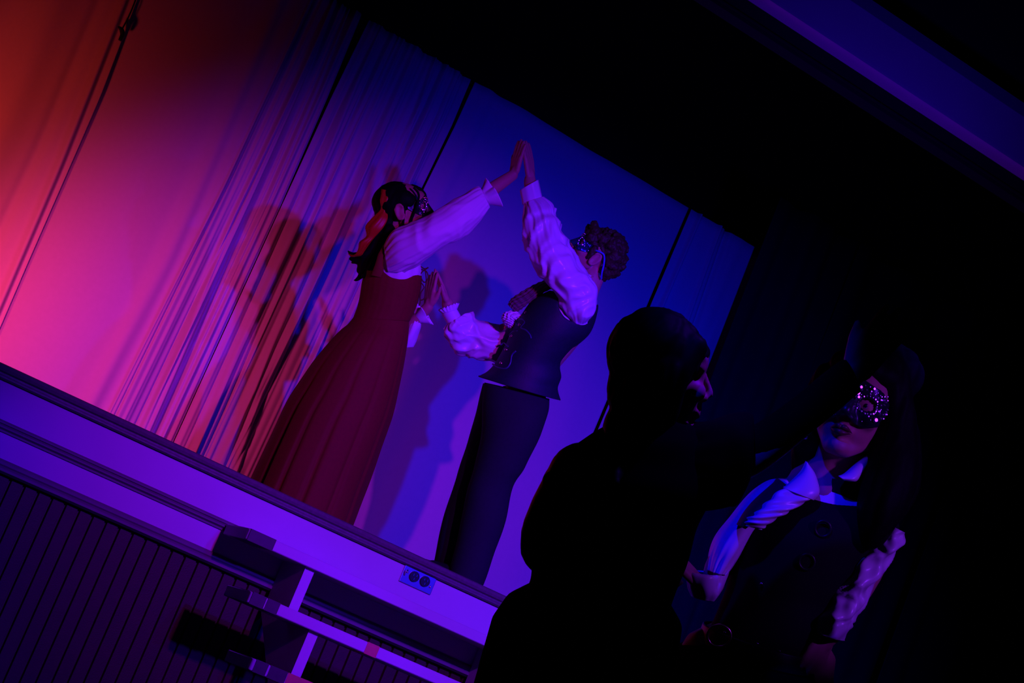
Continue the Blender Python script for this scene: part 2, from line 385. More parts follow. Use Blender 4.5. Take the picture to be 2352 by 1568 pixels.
# ------------------------------------------------------------------ people: helpers
class Fig:
    """a figure laid out round a distance d0 from the camera; s = metres per photograph pixel there"""
    def __init__(self, d0): self.d0 = d0; self.s = d0 / F
    def p(self, x, y, dz=0): return PD(x, y, self.d0 + dz)
    def v(self, dx, dy, dz=0): return (RT * dx + DN * dy + FW * dz)
class Blob:
    """overlapping solids fused into one continuous surface"""
    def __init__(self): self.bm = bmesh.new()
    def ell(self, c, f, u, sd, r):
        m = Matrix((f * r[0], sd * r[1], u * r[2])).transposed().to_4x4(); m.translation = c
        bmesh.ops.create_icosphere(self.bm, subdivisions=3, radius=1, matrix=m)
    def ball(self, c, r): bmesh.ops.create_icosphere(self.bm, subdivisions=2, radius=r, matrix=Matrix.Translation(c))
    def cap(self, p0, r0, p1, r1):
        self.ball(p0, r0); self.ball(p1, r1); a = p1 - p0; L = a.length
        if L < 1e-5: return
        q = a.to_track_quat('Z', 'Y').to_matrix().to_4x4(); q.translation = (p0 + p1) / 2
        bmesh.ops.create_cone(self.bm, cap_ends=True, segments=16, radius1=r0, radius2=r1, depth=L, matrix=q)
    def chain(self, L, n=0):
        if n:
            m = n * (len(L) - 1); L = [(lambda c: (Vector(c[:3]), c[3]))(cat([(*p, r) for p, r in L], k / m)) for k in range(m + 1)]
        for (p0, r0), (p1, r1) in zip(L, L[1:]): self.cap(p0, r0, p1, r1)
    def build(self, name, m, parent, voxel=.006, smooth=3, label=None, disp=None):
        me = bpy.data.meshes.new('tmp'); self.bm.to_mesh(me); self.bm.free()
        o = bpy.data.objects.new('tmp', me); COL.objects.link(o)
        md = o.modifiers.new('r', 'REMESH'); md.mode = 'VOXEL'; md.voxel_size = voxel
        if smooth:
            ms = o.modifiers.new('s', 'SMOOTH'); ms.iterations = smooth; ms.factor = .5
        dg = bpy.context.evaluated_depsgraph_get()
        out = bpy.data.meshes.new_from_object(o.evaluated_get(dg)); out.name = name
        bpy.data.objects.remove(o); bpy.data.meshes.remove(me)
        if disp:
            ns = [v.normal.copy() for v in out.vertices]
            for v, n in zip(out.vertices, ns): v.co += n * disp(v.co)
        return link(name, out, m, parent, True, label)
def loft(fig, rows, name, m, parent, n=64, steps=None, fold=None, wob=0, wscale=14, caps=True, label=None, solid=0, seed=0., crease=0.):
    """surface through rings; a ring is (Lx, Ly, Rx, Ry, half depth in m, offset in depth): L and R are its two outline points"""
    steps = steps or (len(rows) - 1) * 8
    bm = bmesh.new(); rings = []
    for k in range(steps + 1):
        t = k / steps; lx, ly, rx, ry, rz, dz = cat(rows, t)
        L, R = fig.p(lx, ly, dz), fig.p(rx, ry, dz); c = (L + R) / 2; a = (R - L) / 2; b = FW * rz; r = []
        for j in range(n):
            q = 2 * math.pi * j / n; g = 1 + (fold(q, t) if fold else 0)
            p = c + a * (math.cos(q) * g) + b * (math.sin(q) * g)
            if wob:
                dr = (p - c); dr = dr.normalized() if dr.length > 1e-6 else dr
                pp = p * wscale + Vector((seed, seed * 2, 0)); nz = noise.noise(pp)
                p += dr * wob * (nz + crease * (.5 - 2.2 * abs(noise.noise(pp * 1.5 + Vector((nz * 1.5, 3, nz))))))
            r.append(bm.verts.new(p))
        rings.append(r)
    for k in range(steps):
        for j in range(n): bm.faces.new((rings[k][j], rings[k][(j + 1) % n], rings[k + 1][(j + 1) % n], rings[k + 1][j]))
    if caps: bm.faces.new(rings[0][::-1]); bm.faces.new(rings[-1])
    o = from_bm(name, bm, m, parent, True, label)
    if solid:
        sm = o.modifiers.new('thickness', 'SOLIDIFY'); sm.thickness = solid; sm.offset = 0
    return o
def ruffle(fig, c, ax, r0, r1, length, name, m, parent, waves=9, amp=.25, n=96, seed=0, squash=1, label=None, solid=.0022, edge_lace=False):
    """flared frill round an axis (world vectors): radius r0 at the gather, r1 at the free edge"""
    ax = ax.normalized(); e1 = (FW - ax * FW.dot(ax)).normalized(); e2 = ax.cross(e1); bm = bmesh.new(); rings = []; K = 12
    for k in range(K + 1):
        t = k / K; rr = r0 + (r1 - r0) * (t ** .8); r = []
        for j in range(n):
            q = 2 * math.pi * j / n
            w_ = math.sin(q * waves + seed + 1.3 * math.sin(q * 2 + seed)) * amp * t + .12 * t * math.sin(q * 3 + seed * 2)
            g = rr * (1 + w_)
            lz = length * t * (1 + .12 * math.sin(q * 2 + seed)) + (.004 * math.sin(q * waves * 4) if edge_lace and k == K else 0)
            r.append(bm.verts.new(c + ax * lz + e1 * (math.cos(q) * g * squash) + e2 * (math.sin(q) * g)))
        rings.append(r)
    for k in range(K):
        for j in range(n): bm.faces.new((rings[k][j], rings[k][(j + 1) % n], rings[k + 1][(j + 1) % n], rings[k + 1][j]))
    o = from_bm(name, bm, m, parent, True, label)
    sm = o.modifiers.new('thickness', 'SOLIDIFY'); sm.thickness = solid; sm.offset = 0
    return o
class Head:
    """frame of a head: c centre, f where the face looks, u crown, sd the person's left"""
    def __init__(self, fig, px, py, fi, ui, k, dz=0):
        self.c = fig.p(px, py, dz); self.k = k
        self.f = fig.v(*fi).normalized(); u = fig.v(*ui); self.u = (u - self.f * u.dot(self.f)).normalized()
        self.sd = self.u.cross(self.f)
    def w(self, f, s, u): return self.c + (self.f * f + self.sd * s + self.u * u) * self.k
    def shape(self, B, crown=.085, back=.097):
        k = self.k; E = lambda f, s, u, r: B.ell(self.w(f, s, u), self.f, self.u, self.sd, [x * k for x in r])
        C = lambda a, ra, b, rb: B.cap(self.w(*a), ra * k, self.w(*b), rb * k)
        E(-.014, 0, .034, (back, .075, crown)); E(.022, 0, -.02, (.066, .062, .088))
        E(.064, 0, -.093, (.026, .026, .020)); E(.074, 0, .035, (.022, .05, .04))
        for sg in (-1, 1):
            C((.0, sg * .052, -.05), .018, (.055, sg * .016, -.095), .017)
            C((.083, sg * .012, .024), .011, (.070, sg * .045, .022), .010)
            E(.062, sg * .042, -.022, (.024, .022, .022)); E(.094, sg * .013, -.034, (.011, .0085, .008))
            E(-.004, sg * .074, -.012, (.020, .009, .033)); E(.006, sg * .078, -.028, (.009, .008, .012))
            C((-.016, sg * .082, .012), .006, (-.020, sg * .082, -.02), .006)
            E(.070, sg * .031, .004, (.016, .019, .012))
            P = [(.004, -.038), (-.012, -.038), (-.022, -.016), (-.025, .004), (-.016, .021), (.0, .023), (.010, .010)]
            for (f0, u0), (f1, u1) in zip(P, P[1:]): C((f0, sg * .084, u0), .0050, (f1, sg * .084, u1), .0050)
        C((.088, 0, .020), .0085, (.108, 0, -.024), .0115)
        C((.090, 0, -.042), .008, (.092, 0, -.052), .008)
        for sg in (-1, 1):
            C((.093, 0, -.057), .0065, (.082, sg * .021, -.060), .0045); C((.091, 0, -.067), .0075, (.082, sg * .018, -.065), .0045)
    def eyes(self, parent):
        for sg in (-1, 1):
            bm = bmesh.new(); sphere(bm, self.w(.073, sg * .031, .004), .0125 * self.k, 2); e = from_bm('eye', bm, 'eye_white', parent)
            bm = bmesh.new(); sphere(bm, self.w(.0795, sg * .031, .004), .0070 * self.k, 2); from_bm('iris', bm, 'black_leather', e, True, 'dark iris')
    def lips(self, parent, m='lip_dark'):
        bm = bmesh.new()
        tube(bm, [self.w(.083, -.023, -.061), self.w(.097, -.008, -.056), self.w(.0965, 0, -.058), self.w(.097, .008, -.056), self.w(.083, .023, -.061)], [.001, .006 * self.k, .0055 * self.k, .006 * self.k, .001], 8)
        tube(bm, [self.w(.083, -.021, -.063), self.w(.096, 0, -.068), self.w(.083, .021, -.063)], [.001, .0075 * self.k, .001], 8)
        from_bm('lips', bm, m, parent, True, 'dark painted lips')
    def mask(self, parent, body, m, seq, red=None, ribbon=None, nseq=46, seed=1, peak=.0, low=0., lamps=()):
        """eye mask fitted over the face, with eye holes, and its beadwork of cut stones"""
        rnd = random.Random(seed); k = self.k; NU, NV = 96, 36; off = base_of(body)
        tree = BVHTree.FromPolygons([v.co + off for v in body.data.vertices], [p.vertices for p in body.data.polygons])
        def top(az):
            e = max(0, abs(az) - .75) / .5
            return (.042 + .012 * math.cos(az * 4) + peak * math.exp(-((abs(az) - .75) / .3) ** 2)) * (1 - e) + .024 * e
        def bot(az):
            e = max(0, abs(az) - .75) / .5
            return (-.026 + .006 * math.exp(-(az / .15) ** 2) - .010 * math.exp(-((abs(az) - .45) / .3) ** 2) - low * math.exp(-(az / .55) ** 2)) * (1 - e) + .004 * e
        R0 = {}
        for i in range(NU + 1):
            az = -1.22 + 2.44 * i / NU
            for j in range(NV + 1):
                v = bot(az) + (top(az) - bot(az)) * j / NV; a, c = self.w(.2 * math.cos(az), .2 * math.sin(az), v), self.w(0, 0, v)
                hit = tree.ray_cast(a, (c - a).normalized(), .2 * k)
                R0[i, j] = max(.070, .2 - hit[3] / k if hit[0] is not None else 0)
        SM = dict(R0)
        for _ in range(5):
            N = {}
            for i in range(NU + 1):
                for j in range(NV + 1):
                    q = [SM[a, b] for a in (i - 1, i, i + 1) for b in (j - 1, j, j + 1) if (a, b) in SM]
                    N[i, j] = max(sum(q) / len(q), R0[i, j])
            SM = N
        def pt(az, v, o=0.0):
            i = min(NU, max(0, round((az + 1.22) / 2.44 * NU))); t = (v - bot(az)) / (top(az) - bot(az)); j = min(NV, max(0, round(t * NV)))
            r = SM[i, j] + o; return self.w(r * math.cos(az), r * math.sin(az), v)
        def hole(az, v): return ((abs(az) - .40) / .19) ** 2 + ((v - .005) / .0125) ** 2 < 1
        bm = bmesh.new(); G = {}
        for i in range(NU + 1):
            az = -1.22 + 2.44 * i / NU
            for j in range(NV + 1):
                v = bot(az) + (top(az) - bot(az)) * j / NV; G[i, j] = (bm.verts.new(pt(az, v, .005)), az, v)
        for i in range(NU):
            for j in range(NV):
                q = [G[i, j], G[i + 1, j], G[i + 1, j + 1], G[i, j + 1]]
                if hole(sum(x[1] for x in q) / 4, sum(x[2] for x in q) / 4): continue
                bm.faces.new([x[0] for x in q])
        bmesh.ops.delete(bm, geom=[v for v in bm.verts if not v.link_faces], context='VERTS')
        o = from_bm('eye_mask', bm, m, parent, True, 'glittering eye mask')
        sm = o.modifiers.new('thickness', 'SOLIDIFY'); sm.thickness = .003; sm.offset = 0
        dg = bpy.context.evaluated_depsgraph_get(); me = bpy.data.meshes.new_from_object(o.evaluated_get(dg)); o.modifiers.clear(); o.data = me
        me.materials.clear()
        for n_ in (m, seq, red or seq): me.materials.append(M(n_))
        bb = bmesh.new(); bb.from_mesh(me)
        def beads(idx, pts):
            for az, v, r in pts:
                c = pt(az, v, .0075)
                n = (c - self.w(0, 0, v)).normalized()
                if lamps and rnd.random() < .45:        # cut stone's table turned between lamp and camera, glint set by its shape
                    L = (Vector(rnd.choice(lamps)) - c).normalized(); n = (L + (CAM - c).normalized()).normalized()
                n = (n + Vector((rnd.gauss(0, .11), rnd.gauss(0, .11), rnd.gauss(0, .11)))).normalized()
                mt4 = n.to_track_quat('Z', 'Y').to_matrix().to_4x4(); mt4.translation = c - off
                q = bmesh.ops.create_cone(bb, cap_ends=True, segments=7, radius1=r * k * 1.2, radius2=r * k * .75, depth=r * k * 1.1, matrix=mt4)
                for f in {f for v_ in q['verts'] for f in v_.link_faces}: f.material_index = idx; f.smooth = False
        for sg in (-1, 1):
            P, Q = [], []
            for a in range(22):   # ring of stones round each eye
                q = 2 * math.pi * a / 22
                (P if rnd.random() < .8 else Q).append((sg * .40 + .235 * math.cos(q), .005 + .018 * math.sin(q), .0016 + .0014 * rnd.random()))
            for a in range(9): P.append((sg * (.15 + a * .10), .030 + .004 * math.sin(a), .0015 + .001 * rnd.random()))
            for a in range(9): Q.append((sg * (.10 + a * .1), .038 + .004 * math.sin(a * .9), .0016))
            for a in range(nseq // 2):
                az = sg * rnd.uniform(.06, 1.15); v = bot(az) + (top(az) - bot(az)) * rnd.random()
                if not hole(az, v): (P if rnd.random() < .7 else Q).append((az, v, .001 + .0012 * rnd.random()))
            beads(1, P); beads(2, Q)
        bb.to_mesh(me); bb.free()
        if ribbon:
            b = bmesh.new(); tube(b, [pt(1.20, .012, .004), self.w(.014, .090, .022), self.w(-.018, .094, .030), self.w(-.046, .090, .002), self.w(-.066, .084, -.030), self.w(-.085, .06, -.05)], .0042 * k, 8)
            from_bm('mask_ribbon', b, ribbon, o, True, 'ribbon that ties the mask behind the ear')
        return o
def hand(B, wrist, fdir, pdir, sdir, curl=0., k=1., spread=.0, thumb=1, thumb_out=.5, tips=None):
    """adult hand: fdir along the fingers, pdir out of the palm, sdir towards the thumb side"""
    f, p, s = fdir.normalized(), pdir.normalized(), sdir.normalized()
    W_ = lambda a, b, c: wrist + (f * a + s * b + p * c) * k
    B.cap(W_(-.01, 0, 0), .021 * k, W_(.02, 0, 0), .020 * k)
    for b in (-.027, -.009, .009, .027):
        B.cap(W_(.015, b * .75, 0), .013 * k, W_(.082, b, -.002), .0115 * k)
    B.cap(W_(.02, .02, .006), .014 * k, W_(.055, .026, .008), .011 * k)
    for i, (b, L) in enumerate(((-.029, .060), (-.0097, .076), (.0097, .083), (.029, .074))):
        sp = spread * (i - 1.5); P = [W_(.084, b, -.002)]; ang = 0; pos = Vector((.084, b, -.002))
        for j, fr in enumerate((.44, .31, .25)):
            ang += curl * (1 + .25 * (1.5 - i)) * (.7 if j == 0 else 1)
            pos = pos + Vector((math.cos(ang) * fr * L, sp * fr * L, math.sin(ang) * fr * L)); P.append(W_(*pos))
        B.chain([(P[0], .0098 * k), (P[1], .0090 * k), (P[2], .0082 * k), (P[3], .0068 * k)])
    a = thumb_out
    B.chain([(W_(.015, .022, .006), .0145 * k), (W_(.040, .030 + .018 * a, .010), .0125 * k), (W_(.066, .036 + .036 * a, .010), .0100 * k), (W_(.090, .038 + .048 * a, .008), .0078 * k)])

def surf(rows, px, py, out=.004):
    """depth offset that puts a photograph point on the near side of a loft"""
    best = None
    for k in range(121):
        lx, ly, rx, ry, rz, dz = cat(rows, k / 120); mx, my = (lx + rx) / 2, (ly + ry) / 2; ax, ay = (rx - lx) / 2, (ry - ly) / 2
        L2 = ax * ax + ay * ay; u = ((px - mx) * ax + (py - my) * ay) / L2; e = abs((px - mx) * ay - (py - my) * ax) / math.sqrt(L2)
        if best is None or e < best[0]: best = (e, u, rz, dz)
    _, u, rz, dz = best
    return dz - rz * math.sqrt(max(0, 1 - u * u)) - out
def cut(o, inside):
    """open a hole in a cloth where a photograph-side outline says so"""
    bm = bmesh.new(); bm.from_mesh(o.data); base = base_of(o); dead = []
    for f in bm.faces:
        rel = f.calc_center_median() + base - CAM; d = rel.dot(FW)
        if inside(CX + F * rel.dot(RT) / d, CY + F * rel.dot(DN) / d): dead.append(f)
    bmesh.ops.delete(bm, geom=dead, context='FACES')
    for _ in range(14):                                # relax the cut edge
        N = {}
        for v in bm.verts:
            q = [e.other_vert(v).co for e in v.link_edges if e.is_boundary]
            if len(q) == 2: N[v] = v.co * .4 + (q[0] + q[1]) * .3
        for v, c in N.items(): v.co = c
    bm.to_mesh(o.data); bm.free()
def pleats(n, depth, sharp=6, t0=0, ph=0):
    return lambda q, t: -depth * max(0, t - t0) / (1 - t0) * max(0, math.cos(q * n / 2 + ph + .6 * math.sin(q * 3))) ** sharp
def gathers(n, amp, ends=(1, 1), ph=0):
    def f(q, t):
        e = ends[0] * math.exp(-(t / .22) ** 2) + ends[1] * math.exp(-((1 - t) / .22) ** 2) + .12
        return amp * e * (math.sin(q * n + ph + 2.5 * t) + .5 * math.sin(q * n * 1.7 + ph * 2))
    return f

# ------------------------------------------------------------------ dancer in the red dress (on the stage, at left)
g = Fig(9.65)
GB = g.p(690, 1190); GB.z = ZS
girl = empty('person', GB, 'person in a long dark red dress and white blouse, raising one hand on stage', 'person', 'masked dancers')
gh = Head(g, 928, 484, (1, -.12, -.10), (-.10, -1, 0), 1.12)
B = Blob(); gh.shape(B)
B.chain([(g.p(915, 510), .052), (g.p(905, 560), .050), (g.p(897, 590), .07)])
B.chain([(g.p(897, 600), .085), (g.p(888, 660), .10), (g.p(875, 735), .085), (g.p(852, 800), .115)])
B.chain([(g.p(905, 578, -.10), .045), (g.p(905, 580, .10), .045)])
for sg in (-1, 1):
    B.chain([(g.p(850, 805, sg * .06), .085), (g.p(775, 1000, sg * .06), .055), (g.p(712, 1160, sg * .06), .036)])
    B.chain([(g.p(708, 1166, sg * .06), .034), (g.p(735, 1186, sg * .06), .030)])
B.chain([(g.p(905, 575, -.13), .046), (g.p(1050, 495, -.15), .038), (g.p(1120, 442, -.09), .034), (g.p(1178, 402, -.035), .025)], 5)
B.chain([(g.p(905, 580, .13), .046), (g.p(910, 780, .12), .038), (g.p(984, 704, .05), .025)])
hand(B, g.p(1180, 400, -.032), g.v(.24, -.97, 0), g.v(.80, .22, .55), g.v(-.58, -.1, .8), curl=.05, k=.98, spread=.02, thumb_out=.35)
hand(B, g.p(984, 702, .05), g.v(.15, -1, 0), g.v(.80, .12, .55), g.v(.62, .05, -.78), curl=.03, k=.98, spread=.03, thumb_out=.45)
gbody = B.build('body', 'skin_tan', girl, .0052, 3)
gh.eyes(girl); gh.mask(girl, gbody, 'mask_dark', 'sequin', 'sequin_red', None, 60, 3, lamps=LAMPS)
# blouse
GBL = [(884, 558, 930, 560, .075, 0), (874, 575, 950, 582, .12, 0), (858, 605, 967, 612, .128, 0), (846, 650, 962, 655, .115, 0), (830, 700, 950, 705, .10, 0)]
bl = loft(g, GBL, 'blouse', 'white_blouse', girl, wob=.006, fold=lambda q, t: .012 * math.sin(q * 14 + t * 3))
GS = [(882, 566, 892, 632, .05, -.10), (904, 529, 926, 624, .085, -.12), (938, 512, 962, 607, .095, -.14), (974, 500, 1006, 578, .09, -.15), (1022, 471, 1058, 548, .085, -.15), (1066, 447, 1100, 510, .07, -.13), (1098, 430, 1125, 481, .055, -.11), (1108, 438, 1122, 471, .036, -.10)]
loft(g, GS, 'sleeve', 'white_blouse', bl, n=96, steps=72, fold=gathers(17, .045, (1, .8)), wob=.011, wscale=7, seed=2, crease=.6)
ruffle(g, g.p(1114, 454, -.10), g.v(.86, -.50, -.02), .034, .066, .054, 'cuff_frill', 'white_blouse', bl, waves=6, amp=.22, seed=1.2)
loft(g, [(910, 800, 950, 797, .04, .12), (925, 775, 960, 770, .055, .11), (936, 748, 968, 750, .045, .09), (948, 730, 967, 737, .026, .075)], 'sleeve', 'white_blouse', bl, fold=gathers(11, .06, (0, 1)), wob=.006, seed=5)
ruffle(g, g.p(957, 731, .075), g.v(.80, -.60, 0), .024, .056, .045, 'cuff_frill', 'white_blouse', bl, waves=6, amp=.28, seed=2.2)
# dress: bodice, straps, skirt, laces
GD = [(838, 622, 967, 634, .134, 0), (833, 650, 965, 660, .136, 0), (826, 690, 957, 698, .122, 0), (813, 730, 940, 737, .112, 0)]
dr = loft(g, GD, 'dress_bodice', 'red_dress', girl, fold=lambda q, t: .004 * math.sin(q * 26), wob=.002, caps=False, solid=.006, n=140, steps=70)
cut(dr, lambda px, py: ((px - 921) / 47) ** 2 + ((py - 600) / 42) ** 2 < 1)
for dz, sh in ((-.115, 0), (.115, 4)):
    loft(g, [(852, 632, 884, 640, .012, dz * 1.05), (862, 605, 880, 607, .010, dz * 1.12), (868, 585, 884, 588, .010, dz * 1.1), (878, 566, 894, 571, .010, dz * .9), (888, 552, 902, 560, .010, dz * .7)], 'strap', 'red_dress', dr, n=16)
SK = [(812, 728, 940, 736, .114, 0), (798, 745, 938, 758, .135, 0), (776, 764, 934, 795, .175, 0), (724, 822, 922, 868, .235, 0), (690, 872, 906, 938, .275, 0), (655, 928, 889, 990, .31, 0), (615, 1012, 860, 1072, .345, 0), (577, 1094, 822, 1178, .375, 0), (556, 1140, 803, 1226, .39, 0)]
loft(g, SK, 'skirt', 'red_dress', dr, n=160, steps=60, fold=lambda q, t: pleats(26, .07, 8)(q, t) + .012 * t * math.sin(q * 9 + 1), wob=.004, wscale=5, label='long pleated dark red skirt')
bm = bmesh.new()
for P in ([(964, 610), (975, 617), (984, 614), (972, 622), (965, 630)], [(966, 618), (980, 624), (983, 640), (974, 648), (966, 636)], [(976, 616), (979, 640), (977, 662), (975, 684), (966, 688), (967, 672), (974, 660), (968, 650)], [(967, 655), (964, 676), (965, 694), (962, 702)]):
    tube(bm, [g.p(x, y, -.02) for x, y in P], .0028, 6)
from_bm('lace', bm, 'red_lace', dr, True, 'loose laces at the front of the bodice')
# hair, ribbon
B = Blob(); k = 1.12
B.ell(gh.w(-.032, 0, .038), gh.f, gh.u, gh.sd, (.098 * k, .086 * k, .088 * k)); B.ell(gh.w(.02, .03, .048), gh.f, gh.u, gh.sd, (.078 * k, .050 * k, .062 * k))
B.ell(gh.w(-.075, 0, -.02), gh.f, gh.u, gh.sd, (.050 * k, .062 * k, .07 * k)); B.ell(gh.w(.0, -.055, .040), gh.f, gh.u, gh.sd, (.06 * k, .032 * k, .045 * k))
B.chain([(g.p(900, 470, .0), .06), (g.p(886, 520, .0), .055), (g.p(866, 560, 0), .048), (g.p(842, 600, 0), .036), (g.p(826, 622, 0), .016)], 4)
for k2, P in enumerate(([(885, 500), (866, 545), (846, 580), (812, 584), (799, 576)], [(880, 520), (856, 565), (838, 598), (815, 600), (806, 604)], [(890, 520), (862, 580), (840, 616), (822, 640), (811, 644)], [(895, 530), (872, 585), (848, 625), (834, 634)], [(882, 500), (850, 560), (828, 595), (806, 594)])):
    B.chain([(g.p(x, y, (-.03, .02, -.02, -.05, .0)[k2]), r) for (x, y), r in zip(P, (.03, .026, .020, .011, .004))], 3)
hr = B.build('hair', 'black_hair', girl, .006, 2, 'long black hair tied half back', disp=lambda c: .003 * noise.noise(Vector((c.x * 60, c.y * 60, c.z * 12))))
bm = bmesh.new()
for P, r in (([(950, 430), (962, 448), (955, 478), (944, 510), (938, 542)], .0055), ([(935, 440), (930, 480), (926, 520), (924, 548)], .0045)):
    tube(bm, [g.p(x, y, -.085 if r < .008 else -.02) for x, y in P], [r, r, r, r * .8, r * .4][:len(P)], 8)
from_bm('hair_strand', bm, 'black_hair', hr)
RB = [(877, 434, 900, 440, .010, -.06), (872, 460, 897, 458, .018, -.07), (874, 480, 890, 484, .012, -.06), (856, 500, 889, 504, .020, -.07), (841, 520, 878, 526, .022, -.075), (842, 542, 860, 546, .014, -.07), (826, 556, 848, 560, .016, -.07), (822, 573, 837, 576, .012, -.06), (813, 585, 828, 587, .009, -.05), (799, 582, 806, 590, .004, -.04)]
loft(g, RB, 'hair_ribbon', 'red_ribbon', hr, n=48, steps=60, fold=lambda q, t: .10 * math.sin(q * 5 + t * 9), label='red ribbon trailing down the hair')

# ------------------------------------------------------------------ dancer in the navy vest (on the stage, at right)
b = Fig(9.8)
BB = b.p(1048, 1352); BB.z = ZS
boy = empty('person', BB, 'person with curly brown hair in a navy vest and white shirt, leaning back on stage', 'person', 'masked dancers')
bh = Head(b, 1364, 589, (-.72, -.69, -.08), (.69, -.72, 0), 1.08)
B = Blob(); bh.shape(B)
B.chain([(b.p(1368, 618), .056), (b.p(1352, 655), .058), (b.p(1330, 690), .08)])
B.chain([(b.p(1318, 700), .10), (b.p(1280, 755), .125), (b.p(1222, 850), .095), (b.p(1205, 915), .10)], 3)
B.chain([(b.p(1325, 695, -.13), .055), (b.p(1322, 695, .13), .055)])
for sg, ax, kx, fx in ((-1, (1185, 920), (1148, 1110), (1070, 1320)), (1, (1165, 920), (1110, 1120), (1028, 1300))):
    B.chain([(b.p(*ax, sg * .08), .075), (b.p(*kx, sg * .08), .062), (b.p(*fx, sg * .08), .042)])
    B.chain([(b.p(fx[0], fx[1], sg * .08), .04), (b.p(fx[0] - 30, fx[1] + 5, sg * .08), .03)])
B.chain([(b.p(1330, 690, -.15), .05), (b.p(1258, 575, -.16), .042), (b.p(1222, 440, -.075), .032), (b.p(1217, 412, -.055), .027)], 5)
B.chain([(b.p(1300, 705, .14), .05), (b.p(1085, 785, .12), .042), (b.p(1035, 712, .05), .03), (b.p(1027, 694, .04), .027)], 5)
hand(B, b.p(1219, 408, -.055), b.v(-.14, -1, .02), b.v(-.85, .12, .5), b.v(.5, 0, .85), curl=.05, k=1.03, thumb_out=.3)
hand(B, b.p(1027, 694, .03), b.v(-.36, -.93, .02), b.v(-.93, .30, 0), b.v(.25, 0, -1), curl=.02, k=.98, spread=.02, thumb_out=.45)
bbody = B.build('body', 'skin', boy, .0052, 3)
bh.eyes(boy); bh.mask(boy, bbody, 'mask_blue', 'sequin_blue', 'sequin', 'blue_ribbon', 60, 9, lamps=LAMPS)
# shirt
BS_T = [(1325, 640, 1362, 655, .062, 0), (1312, 668, 1370, 680, .10, 0), (1262, 690, 1366, 712, .15, 0), (1206, 745, 1330, 756, .150, 0), (1178, 800, 1284, 806, .135, 0), (1152, 850, 1256, 858, .13, 0)]
sh = loft(b, BS_T, 'shirt', 'white_blouse', boy, wob=.004)
loft(b, [(1328, 634, 1356, 648, .064, 0), (1336, 622, 1362, 636, .070, 0)], 'collar', 'white_blouse', sh, solid=.004, caps=False)
BSL = [(1201, 468, 1244, 453, .036, -.09), (1203, 485, 1263, 466, .055, -.10), (1203, 519, 1282, 490, .08, -.12), (1208, 572, 1297, 537, .088, -.15), (1224, 612, 1320, 580, .092, -.16), (1247, 643, 1343, 622, .092, -.165), (1272, 671, 1370, 661, .09, -.16), (1285, 705, 1371, 696, .085, -.13), (1300, 728, 1361, 722, .075, -.12), (1313, 742, 1348, 741, .05, -.105), (1324, 748, 1338, 748, .02, -.10)]
loft(b, BSL, 'sleeve', 'white_satin', sh, n=110, steps=90, fold=gathers(13, .05, (1.4, .4)), wob=.017, wscale=7, seed=8, crease=1.0)
loft(b, [(1201, 470, 1245, 454, .037, -.09), (1198, 452, 1240, 432, .036, -.085), (1195, 437, 1236, 413, .038, -.08)], 'cuff', 'white_satin', sh, fold=lambda q, t: .02 * math.sin(q * 9), caps=False, solid=.004)
BFL = [(1180, 745, 1150, 838, .07, .13), (1139, 745, 1122, 827, .078, .12), (1106, 738, 1083, 820, .078, .11), (1090, 731, 1048, 810, .075, .10), (1084, 718, 1023, 776, .065, .08), (1070, 719, 1021, 757, .05, .07), (1058, 727, 1030, 742, .030, .06)]
loft(b, BFL, 'sleeve', 'white_satin', sh, n=96, steps=70, fold=gathers(12, .08, (0, 1.5), 1), wob=.014, wscale=9, seed=4, crease=1.0)
loft(b, [(1060, 730, 1028, 743, .032, .06), (1048, 708, 1016, 722, .033, .05)], 'cuff', 'white_satin', sh, caps=False, solid=.004)
ruffle(b, b.p(1033, 716, .05), b.v(-.30, -.95, 0), .034, .046, .026, 'cuff_frill', 'white_satin', sh, waves=15, amp=.10, seed=.4, edge_lace=True)
JB = [(1262, 640, 1284, 658, .06, .0), (1236, 650, 1254, 668, .055, -.01), (1204, 667, 1222, 690, .055, -.02), (1176, 686, 1198, 708, .045, -.02), (1167, 700, 1184, 718, .03, -.02)]
loft(b, JB, 'collar_frill', 'shaded_white_lace', sh, n=90, steps=60, fold=lambda q, t: .10 * math.sin(q * 12 + 3 * math.sin(t * 9)) + .05 * math.sin(t * 60), label='white frill along the open collar, shade put into its colour')
JT = [(1184, 712, 1200, 726, .02, -.02), (1160, 718, 1182, 734, .035, -.03), (1153, 732, 1178, 744, .03, -.025), (1160, 748, 1172, 754, .012, -.01)]
loft(b, JT, 'jabot', 'white_blouse', sh, n=90, steps=50, fold=lambda q, t: .14 * math.sin(q * 9 + 3 * math.sin(t * 9)) + .08 * math.sin(t * 50), label='white lace tail at the throat')
# vest
BV = [(1262, 668, 1345, 690, .10, 0), (1226, 688, 1371, 694, .155, 0), (1198, 722, 1370, 724, .175, 0), (1178, 757, 1353, 766, .175, 0), (1160, 795, 1314, 803, .165, 0), (1140, 832, 1287, 836, .158, 0), (1122, 852, 1288, 866, .162, 0), (1106, 862, 1280, 892, .166, 0), (1101, 864, 1286, 919, .170, 0)]
ve = loft(b, BV, 'vest', 'navy_vest', boy, n=150, steps=90, wob=.004, wscale=8, caps=False, solid=.006, fold=lambda q, t: .02 * max(0, t - .8) * 5 * math.sin(q * 4 + 1), label='navy vest open over the sleeve')
cut(ve, lambda px, py: ((px - 1327) / 45) ** 2 + ((py - 695) / 46) ** 2 < 1 or (py < 700 and px > 1283))
def on_vest(x, y, o=.004): return b.p(x, y, surf(BV, x, y, o))
for x, y in ((1208, 718), (1194, 746), (1175, 772), (1163, 803), (1151, 834)):
    bm = bmesh.new(); sphere(bm, on_vest(x, y), .0088, 2); from_bm('button', bm, 'pink_metal', ve, True, 'copper ball button')
